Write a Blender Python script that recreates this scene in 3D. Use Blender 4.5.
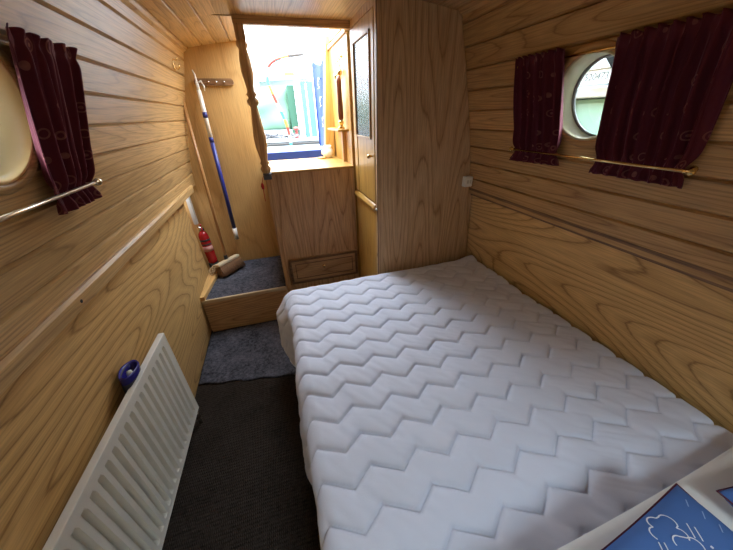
import bpy, bmesh, math, random
from mathutils import Vector, Matrix
random.seed(7)
PI = math.pi
SC = bpy.context.scene
COL = SC.collection
for o in list(bpy.data.objects): bpy.data.objects.remove(o)

# ------------------------------------------------------------------ camera
cam_d = bpy.data.cameras.new('camera'); cam = bpy.data.objects.new('camera', cam_d); COL.objects.link(cam)
cam_d.sensor_fit = 'HORIZONTAL'; cam_d.sensor_width = 36; cam_d.lens = 285 / 733 * 36
cam_d.clip_start = 0.02; cam_d.clip_end = 300
Rm = ((0.95385335, -0.17061377, 0.24709254), (-0.29892204, -0.46157079, 0.83522334), (-0.0284499, -0.87054198, -0.49127106))
M = Matrix(((Rm[0][0], -Rm[0][1], -Rm[0][2], 0), (Rm[1][0], -Rm[1][1], -Rm[1][2], 0), (Rm[2][0], -Rm[2][1], -Rm[2][2], 1.45), (0, 0, 0, 1)))
cam.matrix_world = M
SC.camera = cam

# ------------------------------------------------------------------ world, sun, exposure
SC.view_settings.view_transform = 'Standard'; SC.view_settings.look = 'None'
SC.view_settings.gamma = 1; SC.view_settings.use_curve_mapping = False
SC.view_settings.exposure = 2.4
SKY_LOW, SKY_HIGH = 1.15, 5.0
w = bpy.data.worlds.new('overcast_sky'); SC.world = w; w.use_nodes = True
wn = w.node_tree; wn.nodes.clear()
bg = wn.nodes.new('ShaderNodeBackground'); wo = wn.nodes.new('ShaderNodeOutputWorld')
tc = wn.nodes.new('ShaderNodeTexCoord'); sx = wn.nodes.new('ShaderNodeSeparateXYZ'); cr = wn.nodes.new('ShaderNodeValToRGB')
cr.color_ramp.elements[0].position = 0.0; cr.color_ramp.elements[0].color = (0.84, 0.91, 1.0, 1)
cr.color_ramp.elements[1].position = 0.9; cr.color_ramp.elements[1].color = (0.80, 0.90, 1.0, 1)
mpr = wn.nodes.new('ShaderNodeMapRange'); mpr.inputs['From Min'].default_value = -.02; mpr.inputs['From Max'].default_value = .9
mpr.inputs['To Min'].default_value = SKY_LOW; mpr.inputs['To Max'].default_value = SKY_HIGH
wn.links.new(tc.outputs['Generated'], sx.inputs[0]); wn.links.new(sx.outputs['Z'], cr.inputs[0]); wn.links.new(sx.outputs['Z'], mpr.inputs['Value'])
wn.links.new(cr.outputs[0], bg.inputs[0]); wn.links.new(mpr.outputs[0], bg.inputs[1]); wn.links.new(bg.outputs[0], wo.inputs[0])
SC.cycles.max_bounces = 10; SC.cycles.diffuse_bounces = 6; SC.cycles.transparent_max_bounces = 12
SC.cycles.use_denoising = True

def portal(name, loc, direction, sx_, sy_, round_=False):
    d = bpy.data.lights.new(name, 'AREA'); d.shape = 'ELLIPSE' if round_ else 'RECTANGLE'
    d.size = sx_; d.size_y = sy_; d.cycles.is_portal = True
    o = bpy.data.objects.new(name, d); COL.objects.link(o); o.location = loc
    o.rotation_euler = Vector(direction).to_track_quat('-Z', 'Y').to_euler()
    return o
portal('hatch_daylight', (0.24, 2.32, 2.0), (0, 0, -1), 0.66, 0.62)
portal('doorway_daylight', (0.2, 2.70, 1.55), (0, -1, 0), 0.72, 0.95)
for yy in (0.86, -0.75):  # second position serves the added portholes behind the camera
    portal('porthole_daylight', (1.22, yy, 1.475), (-1, 0, 0), 0.3, 0.3, True)
    portal('porthole_daylight', (-0.68, yy, 1.475), (1, 0, 0), 0.3, 0.3, True)
portal('added_roof_light_portal', (0.37, -1.05, 2.02), (0, 0, -1), 0.6, 0.6)  # lets sky in through the added roof light, out of view

# ------------------------------------------------------------------ materials
def nmat(name):
    m = bpy.data.materials.new(name); m.use_nodes = True
    nt = m.node_tree; return m, nt, nt.nodes, nt.links, nt.nodes['Principled BSDF']
def plain(name, col, rough=0.5, metal=0.0, bump=0, bscale=60, spec=0.5, var=0.0, vscale=8, coat=0):
    m, nt, N, Lk, b = nmat(name)
    b.inputs['Base Color'].default_value = (*col, 1); b.inputs['Roughness'].default_value = rough
    b.inputs['Metallic'].default_value = metal; b.inputs['Specular IOR Level'].default_value = spec
    b.inputs['Coat Weight'].default_value = coat
    t = N.new('ShaderNodeTexCoord')
    n = N.new('ShaderNodeTexNoise'); n.inputs['Scale'].default_value = vscale; n.inputs['Detail'].default_value = 5
    Lk.new(t.outputs['Object'], n.inputs['Vector'])
    r = N.new('ShaderNodeValToRGB')
    v = max(var, 0.02)
    r.color_ramp.elements[0].position = .3; r.color_ramp.elements[1].position = .7
    r.color_ramp.elements[0].color = (*[c * (1 - v) for c in col], 1); r.color_ramp.elements[1].color = (*[min(1, c * (1 + v)) for c in col], 1)
    Lk.new(n.outputs['Fac'], r.inputs[0]); Lk.new(r.outputs[0], b.inputs['Base Color'])
    if bump:
        n2 = N.new('ShaderNodeTexNoise'); n2.inputs['Scale'].default_value = bscale; n2.inputs['Detail'].default_value = 4
        Lk.new(t.outputs['Object'], n2.inputs['Vector'])
        bp = N.new('ShaderNodeBump'); bp.inputs['Strength'].default_value = bump; bp.inputs['Distance'].default_value = 0.004
        Lk.new(n2.outputs['Fac'], bp.inputs['Height']); Lk.new(bp.outputs[0], b.inputs['Normal'])
    return m

def wood(name, light, mid, dark, rings=16, su=0.9, sv=7.0, rough=0.38, contrast=0.75, pore=0.5, spec=0.5):
    """oak with cathedral grain; U runs along the grain"""
    m, nt, N, Lk, b = nmat(name)
    uv = N.new('ShaderNodeUVMap')
    mp = N.new('ShaderNodeMapping'); mp.inputs['Scale'].default_value = (su, sv, 1)
    Lk.new(uv.outputs[0], mp.inputs[0])
    n1 = N.new('ShaderNodeTexNoise'); n1.inputs['Scale'].default_value = 1; n1.inputs['Detail'].default_value = 1.2; n1.inputs['Roughness'].default_value = 0.35
    Lk.new(mp.outputs[0], n1.inputs['Vector'])
    mu = N.new('ShaderNodeMath'); mu.operation = 'MULTIPLY'; mu.inputs[1].default_value = rings
    Lk.new(n1.outputs['Fac'], mu.inputs[0])
    # fine wobble
    mp2 = N.new('ShaderNodeMapping'); mp2.inputs['Scale'].default_value = (10, 90, 1); Lk.new(uv.outputs[0], mp2.inputs[0])
    n2 = N.new('ShaderNodeTexNoise'); n2.inputs['Scale'].default_value = 1; n2.inputs['Detail'].default_value = 3
    Lk.new(mp2.outputs[0], n2.inputs['Vector'])
    ad = N.new('ShaderNodeMath'); ad.operation = 'MULTIPLY_ADD'; ad.inputs[1].default_value = 0.22
    Lk.new(n2.outputs['Fac'], ad.inputs[0]); Lk.new(mu.outputs[0], ad.inputs[2])
    fr = N.new('ShaderNodeMath'); fr.operation = 'FRACT'; Lk.new(ad.outputs[0], fr.inputs[0])
    r = N.new('ShaderNodeValToRGB'); e = r.color_ramp.elements
    e[0].position = 0.0; e[0].color = (*mid, 1)
    e[1].position = 1.0; e[1].color = (*mid, 1)
    x = e.new(0.45); x.color = (*light, 1)
    x = e.new(0.83); x.color = (*[light[i] * .5 + mid[i] * .5 for i in range(3)], 1)
    x = e.new(0.93); x.color = (*[mid[i] * (1 - contrast) + dark[i] * contrast for i in range(3)], 1)
    Lk.new(fr.outputs[0], r.inputs[0])
    # pores : long thin streaks
    mp3 = N.new('ShaderNodeMapping'); mp3.inputs['Scale'].default_value = (7, 200, 1); Lk.new(uv.outputs[0], mp3.inputs[0])
    n3 = N.new('ShaderNodeTexNoise'); n3.inputs['Scale'].default_value = 1; n3.inputs['Detail'].default_value = 3
    Lk.new(mp3.outputs[0], n3.inputs['Vector'])
    r3 = N.new('ShaderNodeValToRGB'); r3.color_ramp.elements[0].position = .36; r3.color_ramp.elements[1].position = .6
    r3.color_ramp.elements[0].color = (1 - pore, 1 - pore, 1 - pore, 1); r3.color_ramp.elements[1].color = (1, 1, 1, 1)
    Lk.new(n3.outputs['Fac'], r3.inputs[0])
    mx = N.new('ShaderNodeMix'); mx.data_type = 'RGBA'; mx.blend_type = 'MULTIPLY'; mx.inputs['Factor'].default_value = 1
    Lk.new(r.outputs[0], mx.inputs['A']); Lk.new(r3.outputs[0], mx.inputs['B'])
    # board to board tone
    n4 = N.new('ShaderNodeTexNoise'); n4.inputs['Scale'].default_value = 1; n4.inputs['Detail'].default_value = 0
    mp4 = N.new('ShaderNodeMapping'); mp4.inputs['Scale'].default_value = (0.25, 1.1, 1); Lk.new(uv.outputs[0], mp4.inputs[0]); Lk.new(mp4.outputs[0], n4.inputs['Vector'])
    hs = N.new('ShaderNodeHueSaturation')
    mr = N.new('ShaderNodeMapRange'); mr.inputs['From Min'].default_value = .3; mr.inputs['From Max'].default_value = .7; mr.inputs['To Min'].default_value = .86; mr.inputs['To Max'].default_value = 1.12
    Lk.new(n4.outputs['Fac'], mr.inputs['Value']); Lk.new(mr.outputs[0], hs.inputs['Value']); Lk.new(mx.outputs['Result'], hs.inputs['Color'])
    Lk.new(hs.outputs[0], b.inputs['Base Color'])
    b.inputs['Roughness'].default_value = rough; b.inputs['Specular IOR Level'].default_value = spec
    bp = N.new('ShaderNodeBump'); bp.inputs['Strength'].default_value = 0.15; bp.inputs['Distance'].default_value = 0.001
    Lk.new(n3.outputs['Fac'], bp.inputs['Height']); Lk.new(bp.outputs[0], b.inputs['Normal'])
    return m

OAK = wood('oak_planks', (0.62, 0.405, 0.175), (0.52, 0.325, 0.13), (0.31, 0.175, 0.062), rings=24, su=0.36, sv=8, rough=.38, pore=.26, spec=.5, contrast=.7)
OAKP = wood('oak_ply_panel', (0.668, 0.419, 0.164), (0.541, 0.323, 0.117), (0.297, 0.159, 0.048), rings=36, su=0.42, sv=2.4, rough=.5, pore=.22, contrast=.95, spec=.35)
OAKR = wood('oak_planks_darker', (0.650, 0.392, 0.162), (0.538, 0.308, 0.118), (0.314, 0.157, 0.056), rings=24, su=0.36, sv=8, rough=.45, pore=.26, spec=.4, contrast=.75)
OAKW = wood('oak_veneer_door_panel', (0.696, 0.480, 0.288), (0.588, 0.384, 0.210), (0.372, 0.222, 0.108), rings=24, su=0.32, sv=4.2, pore=.28, rough=.45, contrast=.95, spec=.35)
OAKL = wood('oak_veneer_brown', (0.644, 0.402, 0.196), (0.529, 0.310, 0.138), (0.310, 0.161, 0.063), rings=20, su=0.45, sv=4.2, pore=.3, rough=.42, contrast=.8)
BULK = wood('pale_ply_bulkhead', (0.66, 0.405, 0.155), (0.61, 0.365, 0.135), (0.50, 0.28, 0.095), rings=9, su=0.7, sv=3, pore=.2, rough=.4, spec=.35)
MAH = wood('dark_stained_moulding', (0.27, 0.145, 0.07), (0.21, 0.11, 0.05), (0.12, 0.06, 0.027), rings=10, rough=.35)
HONEY = wood('honey_pine', (0.55, 0.31, 0.075), (0.50, 0.27, 0.06), (0.38, 0.18, 0.035), rings=8, rough=.35, pore=.2)
REDWOOD = wood('red_brown_turned_wood', (0.20, 0.055, 0.02), (0.16, 0.04, 0.016), (0.08, 0.02, 0.01), rings=10, rough=.3)
HANDLE = wood('broom_handle_wood', (0.50, 0.27, 0.10), (0.44, 0.22, 0.08), (0.34, 0.16, 0.05), rings=8, rough=.35, pore=.2)
WHITE = plain('white_enamel', (0.76, 0.75, 0.69), .28)
WPLAST = plain('white_plastic', (0.78, 0.77, 0.72), .35)
BRASS = plain('polished_brass', (0.80, 0.58, 0.25), .18, 1)
PALEM = plain('pale_satin_metal', (0.80, 0.72, 0.58), .3, 1)
STEEL = plain('chromed_steel', (0.7, 0.7, 0.68), .2, 1)
BLACK = plain('black_rubber', (0.015, 0.015, 0.017), .5)
RED = plain('fire_red_paint', (0.38, 0.012, 0.015), .25)
LABEL = plain('faded_pink_label', (0.62, 0.30, 0.27), .5)
BLUEP = plain('blue_door_paint', (0.010, 0.038, 0.21), .6, var=.15)
BLUEPOLE = plain('blue_pole_paint', (0.02, 0.03, 0.22), .28)
BLUEPL = plain('violet_blue_plastic', (0.025, 0.02, 0.20), .25)
NAVY = plain('dark_navy_sleeve', (0.012, 0.012, 0.03), .55)
SHEET = plain('white_sheet_cotton', (0.72, 0.72, 0.70), .85, bump=.25, bscale=25, spec=.2)
COVERM = plain('white_quilted_polycotton', (0.66, 0.695, 0.815), .7, bump=.12, bscale=300, spec=.25)
PILB = plain('blue_printed_cotton', (0.07, 0.16, 0.42), .8, bump=.15, bscale=40, spec=.2, var=.12, vscale=5)
PRINTW = plain('white_print', (0.75, 0.80, 0.86), .8)
PRINTL = plain('pale_blue_print', (0.28, 0.42, 0.68), .8)
MAROON = plain('maroon_piping', (0.09, 0.012, 0.03), .8)
BRIST = plain('natural_bristle', (0.20, 0.10, 0.045), .8, bump=.9, bscale=220, var=.35, vscale=120)
STRAW = plain('pale_wood_block', (0.60, 0.47, 0.30), .6)
TAN = plain('tan_cord', (0.42, 0.28, 0.14), .7, var=.4, vscale=80)
MATTR = plain('mattress_ticking', (0.55, 0.55, 0.55), .9)
CREAM = plain('cream_painted_liner', (0.66, 0.60, 0.38), .4)
AMBER = plain('varnished_amber_liner', (0.74, 0.50, 0.22), .3)
RUBBER = plain('grey_window_seal', (0.26, 0.26, 0.25), .5)
TARP = plain('green_canvas', (0.07, 0.15, 0.095), .7, bump=.8, bscale=3, var=.3, vscale=2.5)
TARPD = plain('dark_green_canvas', (0.015, 0.07, 0.04), .7)
TURQ = plain('turquoise_paint', (0.05, 0.25, 0.29), .4)
MINT = plain('mint_paint', (0.13, 0.24, 0.21), .4)
BOATW = plain('white_boat_paint', (0.30, 0.32, 0.34), .4)
BOATG = plain('grey_boat_roof', (0.20, 0.24, 0.28), .5)
DECKB = plain('black_gunwale', (0.03, 0.03, 0.03), .5)
ROPE = plain('grey_rope', (0.12, 0.12, 0.13), .8, var=.4, vscale=60)
REDP = plain('faded_red_paint', (0.22, 0.04, 0.035), .4)
YEL = plain('yellow_paint', (0.50, 0.27, 0.03), .5)
LACE = plain('white_net_lace', (0.84, 0.87, 0.90), .75, bump=1.0, bscale=22, var=.12, vscale=18)

def stripes(name, cols, scale):
    m, nt, N, Lk, b = nmat(name)
    t = N.new('ShaderNodeUVMap'); s = N.new('ShaderNodeSeparateXYZ'); Lk.new(t.outputs[0], s.inputs[0])
    mu = N.new('ShaderNodeMath'); mu.operation = 'MULTIPLY'; mu.inputs[1].default_value = scale; Lk.new(s.outputs[0], mu.inputs[0])
    f = N.new('ShaderNodeMath'); f.operation = 'FRACT'; Lk.new(mu.outputs[0], f.inputs[0])
    r = N.new('ShaderNodeValToRGB'); r.color_ramp.interpolation = 'CONSTANT'
    r.color_ramp.elements[0].color = (*cols[0], 1); r.color_ramp.elements[1].position = 1 / len(cols); r.color_ramp.elements[1].color = (*cols[1], 1)
    for i, c in enumerate(cols[2:]):
        x = r.color_ramp.elements.new((i + 2) / len(cols)); x.color = (*c, 1)
    Lk.new(f.outputs[0], r.inputs[0]); Lk.new(r.outputs[0], b.inputs['Base Color']); b.inputs['Roughness'].default_value = .35
    return m

def carpet(name, c1, c2, weave=False):
    m, nt, N, Lk, b = nmat(name)
    t = N.new('ShaderNodeTexCoord')
    n = N.new('ShaderNodeTexNoise'); n.inputs['Scale'].default_value = 55; n.inputs['Detail'].default_value = 6; n.inputs['Roughness'].default_value = .8
    Lk.new(t.outputs['Object'], n.inputs['Vector'])
    n2 = N.new('ShaderNodeTexNoise'); n2.inputs['Scale'].default_value = 7; n2.inputs['Detail'].default_value = 3
    Lk.new(t.outputs['Object'], n2.inputs['Vector'])
    a = N.new('ShaderNodeMath'); a.operation = 'MULTIPLY_ADD'; a.inputs[1].default_value = .35; Lk.new(n2.outputs['Fac'], a.inputs[0])
    Lk.new(n.outputs['Fac'], a.inputs[2])
    r = N.new('ShaderNodeValToRGB'); r.color_ramp.elements[0].position = .5; r.color_ramp.elements[1].position = .85
    r.color_ramp.elements[0].color = (*c1, 1); r.color_ramp.elements[1].color = (*c2, 1)
    Lk.new(a.outputs[0], r.inputs[0]); Lk.new(r.outputs[0], b.inputs['Base Color'])
    b.inputs['Roughness'].default_value = .95; b.inputs['Specular IOR Level'].default_value = .1
    bp = N.new('ShaderNodeBump'); bp.inputs['Strength'].default_value = 1; bp.inputs['Distance'].default_value = .006
    h = n.outputs['Fac']
    if weave:
        mp = N.new('ShaderNodeMapping'); mp.inputs['Scale'].default_value = (1, 1, 1); Lk.new(t.outputs['Object'], mp.inputs[0])
        w1 = N.new('ShaderNodeTexWave'); w1.bands_direction = 'Y'; w1.inputs['Scale'].default_value = 22; w1.inputs['Distortion'].default_value = 1.5; w1.inputs['Detail'].default_value = 3
        w1.inputs['Detail Scale'].default_value = 3
        Lk.new(mp.outputs[0], w1.inputs['Vector'])
        w2 = N.new('ShaderNodeTexWave'); w2.bands_direction = 'X'; w2.inputs['Scale'].default_value = 40; w2.inputs['Distortion'].default_value = 1.5
        Lk.new(mp.outputs[0], w2.inputs['Vector'])
        mm = N.new('ShaderNodeMath'); mm.operation = 'MULTIPLY'; Lk.new(w1.outputs['Fac'], mm.inputs[0]); Lk.new(w2.outputs['Fac'], mm.inputs[1])
        ad = N.new('ShaderNodeMath'); ad.operation = 'ADD'; Lk.new(mm.outputs[0], ad.inputs[0]); Lk.new(h, ad.inputs[1]); h = ad.outputs[0]
        a2 = N.new('ShaderNodeMath'); a2.operation = 'MULTIPLY_ADD'; a2.inputs[1].default_value = .3
        Lk.new(mm.outputs[0], a2.inputs[0]); Lk.new(a.outputs[0], a2.inputs[2]); Lk.new(a2.outputs[0], r.inputs[0])
    Lk.new(h, bp.inputs['Height']); Lk.new(bp.outputs[0], b.inputs['Normal'])
    return m
FLOORC = carpet('dark_brown_ribbed_carpet', (0.008, 0.006, 0.005), (0.055, 0.042, 0.034), True)
GREYC = carpet('blue_grey_felt_carpet', (0.014, 0.015, 0.021), (0.15, 0.15, 0.18))

def glass(name, tint=(0.97, 1, 0.99), ior=1.3):
    m, nt, N, Lk, b = nmat(name)
    N.remove(b); out = [n for n in N if n.type == 'OUTPUT_MATERIAL'][0]
    t = N.new('ShaderNodeBsdfTransparent'); t.inputs[0].default_value = (*tint, 1)
    g = N.new('ShaderNodeBsdfGlossy'); g.inputs['Roughness'].default_value = .02
    f = N.new('ShaderNodeFresnel'); f.inputs[0].default_value = ior
    mx = N.new('ShaderNodeMixShader'); Lk.new(f.outputs[0], mx.inputs[0]); Lk.new(t.outputs[0], mx.inputs[1]); Lk.new(g.outputs[0], mx.inputs[2])
    Lk.new(mx.outputs[0], out.inputs[0]); return m
GLASS = glass('porthole_glass')
GLASSD = glass('bark_textured_door_glass', ior=2.2)
_n = GLASSD.node_tree; _g = [x for x in _n.nodes if x.type == 'BSDF_GLOSSY'][0]; _g.inputs['Roughness'].default_value = .2
_v = _n.nodes.new('ShaderNodeTexNoise'); _v.inputs['Scale'].default_value = 26; _v.inputs['Detail'].default_value = 4; _v.inputs['Distortion'].default_value = 1.5
_t = _n.nodes.new('ShaderNodeTexCoord'); _m = _n.nodes.new('ShaderNodeMapping'); _m.inputs['Scale'].default_value = (1, 2.2, .7)
_n.links.new(_t.outputs['Object'], _m.inputs[0]); _n.links.new(_m.outputs[0], _v.inputs['Vector'])
_b = _n.nodes.new('ShaderNodeBump'); _b.inputs['Strength'].default_value = .5; _b.inputs['Distance'].default_value = .006
_n.links.new(_v.outputs['Fac'], _b.inputs['Height']); _n.links.new(_b.outputs[0], _g.inputs['Normal'])

def velvet():
    """burgundy curtain cloth with woven rosettes"""
    m, nt, N, Lk, b = nmat('burgundy_curtain_cloth')
    uv = N.new('ShaderNodeUVMap')
    mp = N.new('ShaderNodeMapping'); mp.inputs['Scale'].default_value = (15, 15, 1); Lk.new(uv.outputs[0], mp.inputs[0])
    v = N.new('ShaderNodeTexVoronoi'); v.inputs['Scale'].default_value = 1; v.inputs['Randomness'].default_value = .35
    Lk.new(mp.outputs[0], v.inputs['Vector'])
    mu = N.new('ShaderNodeMath'); mu.operation = 'MULTIPLY'; mu.inputs[1].default_value = 42; Lk.new(v.outputs['Distance'], mu.inputs[0])
    si = N.new('ShaderNodeMath'); si.operation = 'SINE'; Lk.new(mu.outputs[0], si.inputs[0])
    gt = N.new('ShaderNodeMath'); gt.operation = 'GREATER_THAN'; gt.inputs[1].default_value = .35; Lk.new(si.outputs[0], gt.inputs[0])
    lt = N.new('ShaderNodeMath'); lt.operation = 'LESS_THAN'; lt.inputs[1].default_value = .24; Lk.new(v.outputs['Distance'], lt.inputs[0])
    mm = N.new('ShaderNodeMath'); mm.operation = 'MULTIPLY'; Lk.new(gt.outputs[0], mm.inputs[0]); Lk.new(lt.outputs[0], mm.inputs[1])
    n = N.new('ShaderNodeTexNoise'); n.inputs['Scale'].default_value = 45; Lk.new(uv.outputs[0], n.inputs['Vector'])
    m2 = N.new('ShaderNodeMath'); m2.operation = 'MULTIPLY'; Lk.new(mm.outputs[0], m2.inputs[0]); Lk.new(n.outputs['Fac'], m2.inputs[1])
    mx = N.new('ShaderNodeMix'); mx.data_type = 'RGBA'; mx.inputs['A'].default_value = (0.10, 0.013, 0.024, 1); mx.inputs['B'].default_value = (0.36, 0.14, 0.11, 1)
    Lk.new(m2.outputs[0], mx.inputs['Factor']); Lk.new(mx.outputs['Result'], b.inputs['Base Color'])
    b.inputs['Roughness'].default_value = .75; b.inputs['Sheen Weight'].default_value = .35; b.inputs['Sheen Tint'].default_value = (1, .45, .5, 1); b.inputs['Sheen Roughness'].default_value = .4
    b.inputs['Specular IOR Level'].default_value = .2
    return m
VELVET = velvet()

# ------------------------------------------------------------------ mesh helpers
def mesh_obj(name, verts, faces, mat, parent=None, uvs=None, grain=0, smooth=False, uvscale=1.0):
    me = bpy.data.meshes.new(name); me.from_pydata([tuple(v) for v in verts], [], faces)
    me.update()
    ul = me.uv_layers.new(name='UVMap')
    if uvs:
        for p in me.polygons:
            for li in p.loop_indices: ul.data[li].uv = uvs[me.loops[li].vertex_index]
    else:
        boxuv(me, grain)
    if smooth:
        for p in me.polygons: p.use_smooth = True
    me.materials.append(mat)
    o = bpy.data.objects.new(name, me); COL.objects.link(o)
    if parent: o.parent = parent
    return o
def boxuv(me, grain):
    ul = me.uv_layers.active or me.uv_layers.new(name='UVMap')
    ou, ov = random.uniform(0, 9), random.uniform(0, 9)
    for p in me.polygons:
        n = [abs(c) for c in p.normal]; others = [i for i in range(3) if i != grain]
        d = n.index(max(n))
        if d == grain: ax = (others[0], others[1], .3)
        else:
            o = [i for i in others if i != d][0]; ax = (grain, o, 1)
        for li in p.loop_indices:
            c = me.vertices[me.loops[li].vertex_index].co
            ul.data[li].uv = (c[ax[0]] * ax[2] + ou, c[ax[1]] + ov + c[d] * .13)

class MB:
    def __init__(s): s.bm = bmesh.new()
    def _add(s, vs, fs, smooth=False):
        bv = [s.bm.verts.new(v) for v in vs]
        for f in fs:
            try: fc = s.bm.faces.new([bv[i] for i in f]); fc.smooth = smooth
            except ValueError: pass
        return bv
    def box(s, x0, x1, y0, y1, z0, z1, bev=0.0, rot=None, about=None):
        t = bmesh.new()
        vs = [(x, y, z) for z in (z0, z1) for y in (y0, y1) for x in (x0, x1)]
        b = [t.verts.new(v) for v in vs]
        for f in ((0, 2, 3, 1), (4, 5, 7, 6), (0, 1, 5, 4), (2, 6, 7, 3), (0, 4, 6, 2), (1, 3, 7, 5)): t.faces.new([b[i] for i in f])
        if bev: bmesh.ops.bevel(t, geom=t.edges[:] , offset=bev, segments=2, profile=.5, affect='EDGES')
        if rot is not None:
            bmesh.ops.rotate(t, verts=t.verts[:], cent=about or ((x0 + x1) / 2, (y0 + y1) / 2, (z0 + z1) / 2), matrix=rot)
        s.merge(t); return s
    def merge(s, t, smooth=None):
        t.verts.ensure_lookup_table(); t.verts.index_update()
        nv = [s.bm.verts.new(v.co) for v in t.verts]
        for f in t.faces:
            try:
                g = s.bm.faces.new([nv[v.index] for v in f.verts]); g.smooth = f.smooth if smooth is None else smooth
            except ValueError: pass
        t.free()
    def prism(s, poly, axis, a, b):
        """poly in the two other axes (ascending order), extruded along axis from a to b"""
        n = len(poly); o = [i for i in range(3) if i != axis]
        vs = []
        for v in (a, b):
            for p in poly:
                c = [0, 0, 0]; c[o[0]] = p[0]; c[o[1]] = p[1]; c[axis] = v; vs.append(c)
        fs = [tuple(range(n))[::-1], tuple(range(n, 2 * n))] + [(i, (i + 1) % n, n + (i + 1) % n, n + i) for i in range(n)]
        s._add(vs, fs); bmesh.ops.recalc_face_normals(s.bm, faces=s.bm.faces[:]); return s
    def lathe(s, prof, base, axis=(0, 0, 1), seg=20, loop=False):
        """prof = [(r, h)...] along axis from base"""
        az = Vector(axis).normalized(); ax = az.orthogonal().normalized(); ay = az.cross(ax)
        vs = []; fs = []; base = Vector(base)
        for r, h in prof:
            for k in range(seg):
                a = 2 * PI * k / seg; vs.append(base + az * h + ax * (r * math.cos(a)) + ay * (r * math.sin(a)))
        for i in range(len(prof) - 1):
            for k in range(seg): fs.append((i * seg + k, i * seg + (k + 1) % seg, (i + 1) * seg + (k + 1) % seg, (i + 1) * seg + k))
        if loop:
            L_ = (len(prof) - 1) * seg
            for k in range(seg): fs.append((L_ + k, L_ + (k + 1) % seg, (k + 1) % seg, k))
        if prof[0][0] > 1e-5 and not loop: fs.append(tuple(range(seg))[::-1])
        if prof[-1][0] > 1e-5 and not loop: fs.append(tuple(range((len(prof) - 1) * seg, len(prof) * seg)))
        s._add(vs, fs, True); return s
    def tube(s, pts, r, seg=10, closed=False):
        pts = [Vector(p) for p in pts]; n = len(pts); vs = []; fs = []; up = None
        for i, p in enumerate(pts):
            a = pts[i - 1] if (i or closed) else p; c = pts[(i + 1) % n] if (i < n - 1 or closed) else p
            t = (c - a).normalized()
            if up is None: up = t.orthogonal().normalized()
            up = (up - t * up.dot(t)).normalized(); sd = t.cross(up)
            rr = r[i] if isinstance(r, (list, tuple)) else r
            for k in range(seg):
                g = 2 * PI * k / seg; vs.append(p + up * (rr * math.cos(g)) + sd * (rr * math.sin(g)))
        m = n if closed else n - 1
        for i in range(m):
            j = (i + 1) % n
            for k in range(seg): fs.append((i * seg + k, i * seg + (k + 1) % seg, j * seg + (k + 1) % seg, j * seg + k))
        if not closed: fs += [tuple(range(seg))[::-1], tuple(range((n - 1) * seg, n * seg))]
        s._add(vs, fs, True); return s
    def build(s, name, mat, parent=None, grain=0, xf=None, uvlen=False):
        if xf is not None: bmesh.ops.transform(s.bm, matrix=xf, verts=s.bm.verts[:])
        bmesh.ops.recalc_face_normals(s.bm, faces=s.bm.faces[:])
        me = bpy.data.meshes.new(name); s.bm.to_mesh(me); s.bm.free(); me.uv_layers.new(name='UVMap'); boxuv(me, grain)
        me.materials.append(mat); o = bpy.data.objects.new(name, me); COL.objects.link(o)
        if parent: o.parent = parent; o.matrix_parent_inverse = parent.matrix_world.inverted()
        return o
def empty(name, loc, label, cat, group=None):
    o = bpy.data.objects.new(name, None); COL.objects.link(o); o.location = loc; o.empty_display_size = .05
    o['label'] = label; o['category'] = cat
    if group: o['group'] = group
    o.matrix_world = Matrix.Translation(loc)
    return o
def tag(o, label, cat, group=None):
    o['label'] = label; o['category'] = cat
    if group: o['group'] = group
    return o
def struct(o, label=None):
    o['kind'] = 'structure'
    if label: o['label'] = label
    return o
def bool_cut(o, cutters):
    for c in cutters:
        md = o.modifiers.new('b', 'BOOLEAN'); md.operation = 'DIFFERENCE'; md.solver = 'EXACT'; md.object = c
    dg = bpy.context.evaluated_depsgraph_get(); dg.update()
    me = bpy.data.meshes.new_from_object(o.evaluated_get(dg))
    o.modifiers.clear(); o.data = me
    for c in cutters: bpy.data.objects.remove(c)
def cutter(y, z, r, x0, x1):
    b = MB(); b.lathe([(r, 0), (r, x1 - x0)], (x0, y, z), (1, 0, 0), 64); o = b.build('cut', WHITE); return o

# ------------------------------------------------------------------ shell
CX = 0.27                                  # middle line of the boat
ZK = [1.03, 1.178, 1.39, 1.62, 1.92]; XK = [-.612, -.595, -.553, -.495, -.413]
def wx(z):                                  # left wall face; the right one mirrors it
    if z <= ZK[0]: return XK[0]
    for i in range(4):
        if z <= ZK[i + 1]: return XK[i] + (XK[i + 1] - XK[i]) * (z - ZK[i]) / (ZK[i + 1] - ZK[i])
    return XK[4]
def rx(z): return 2 * CX - wx(z)
def cz(x): return 1.925 - .135 * (x - CX) ** 2
YN = -1.5; YB = 2.61; YP = 2.008; YW = 1.553

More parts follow.
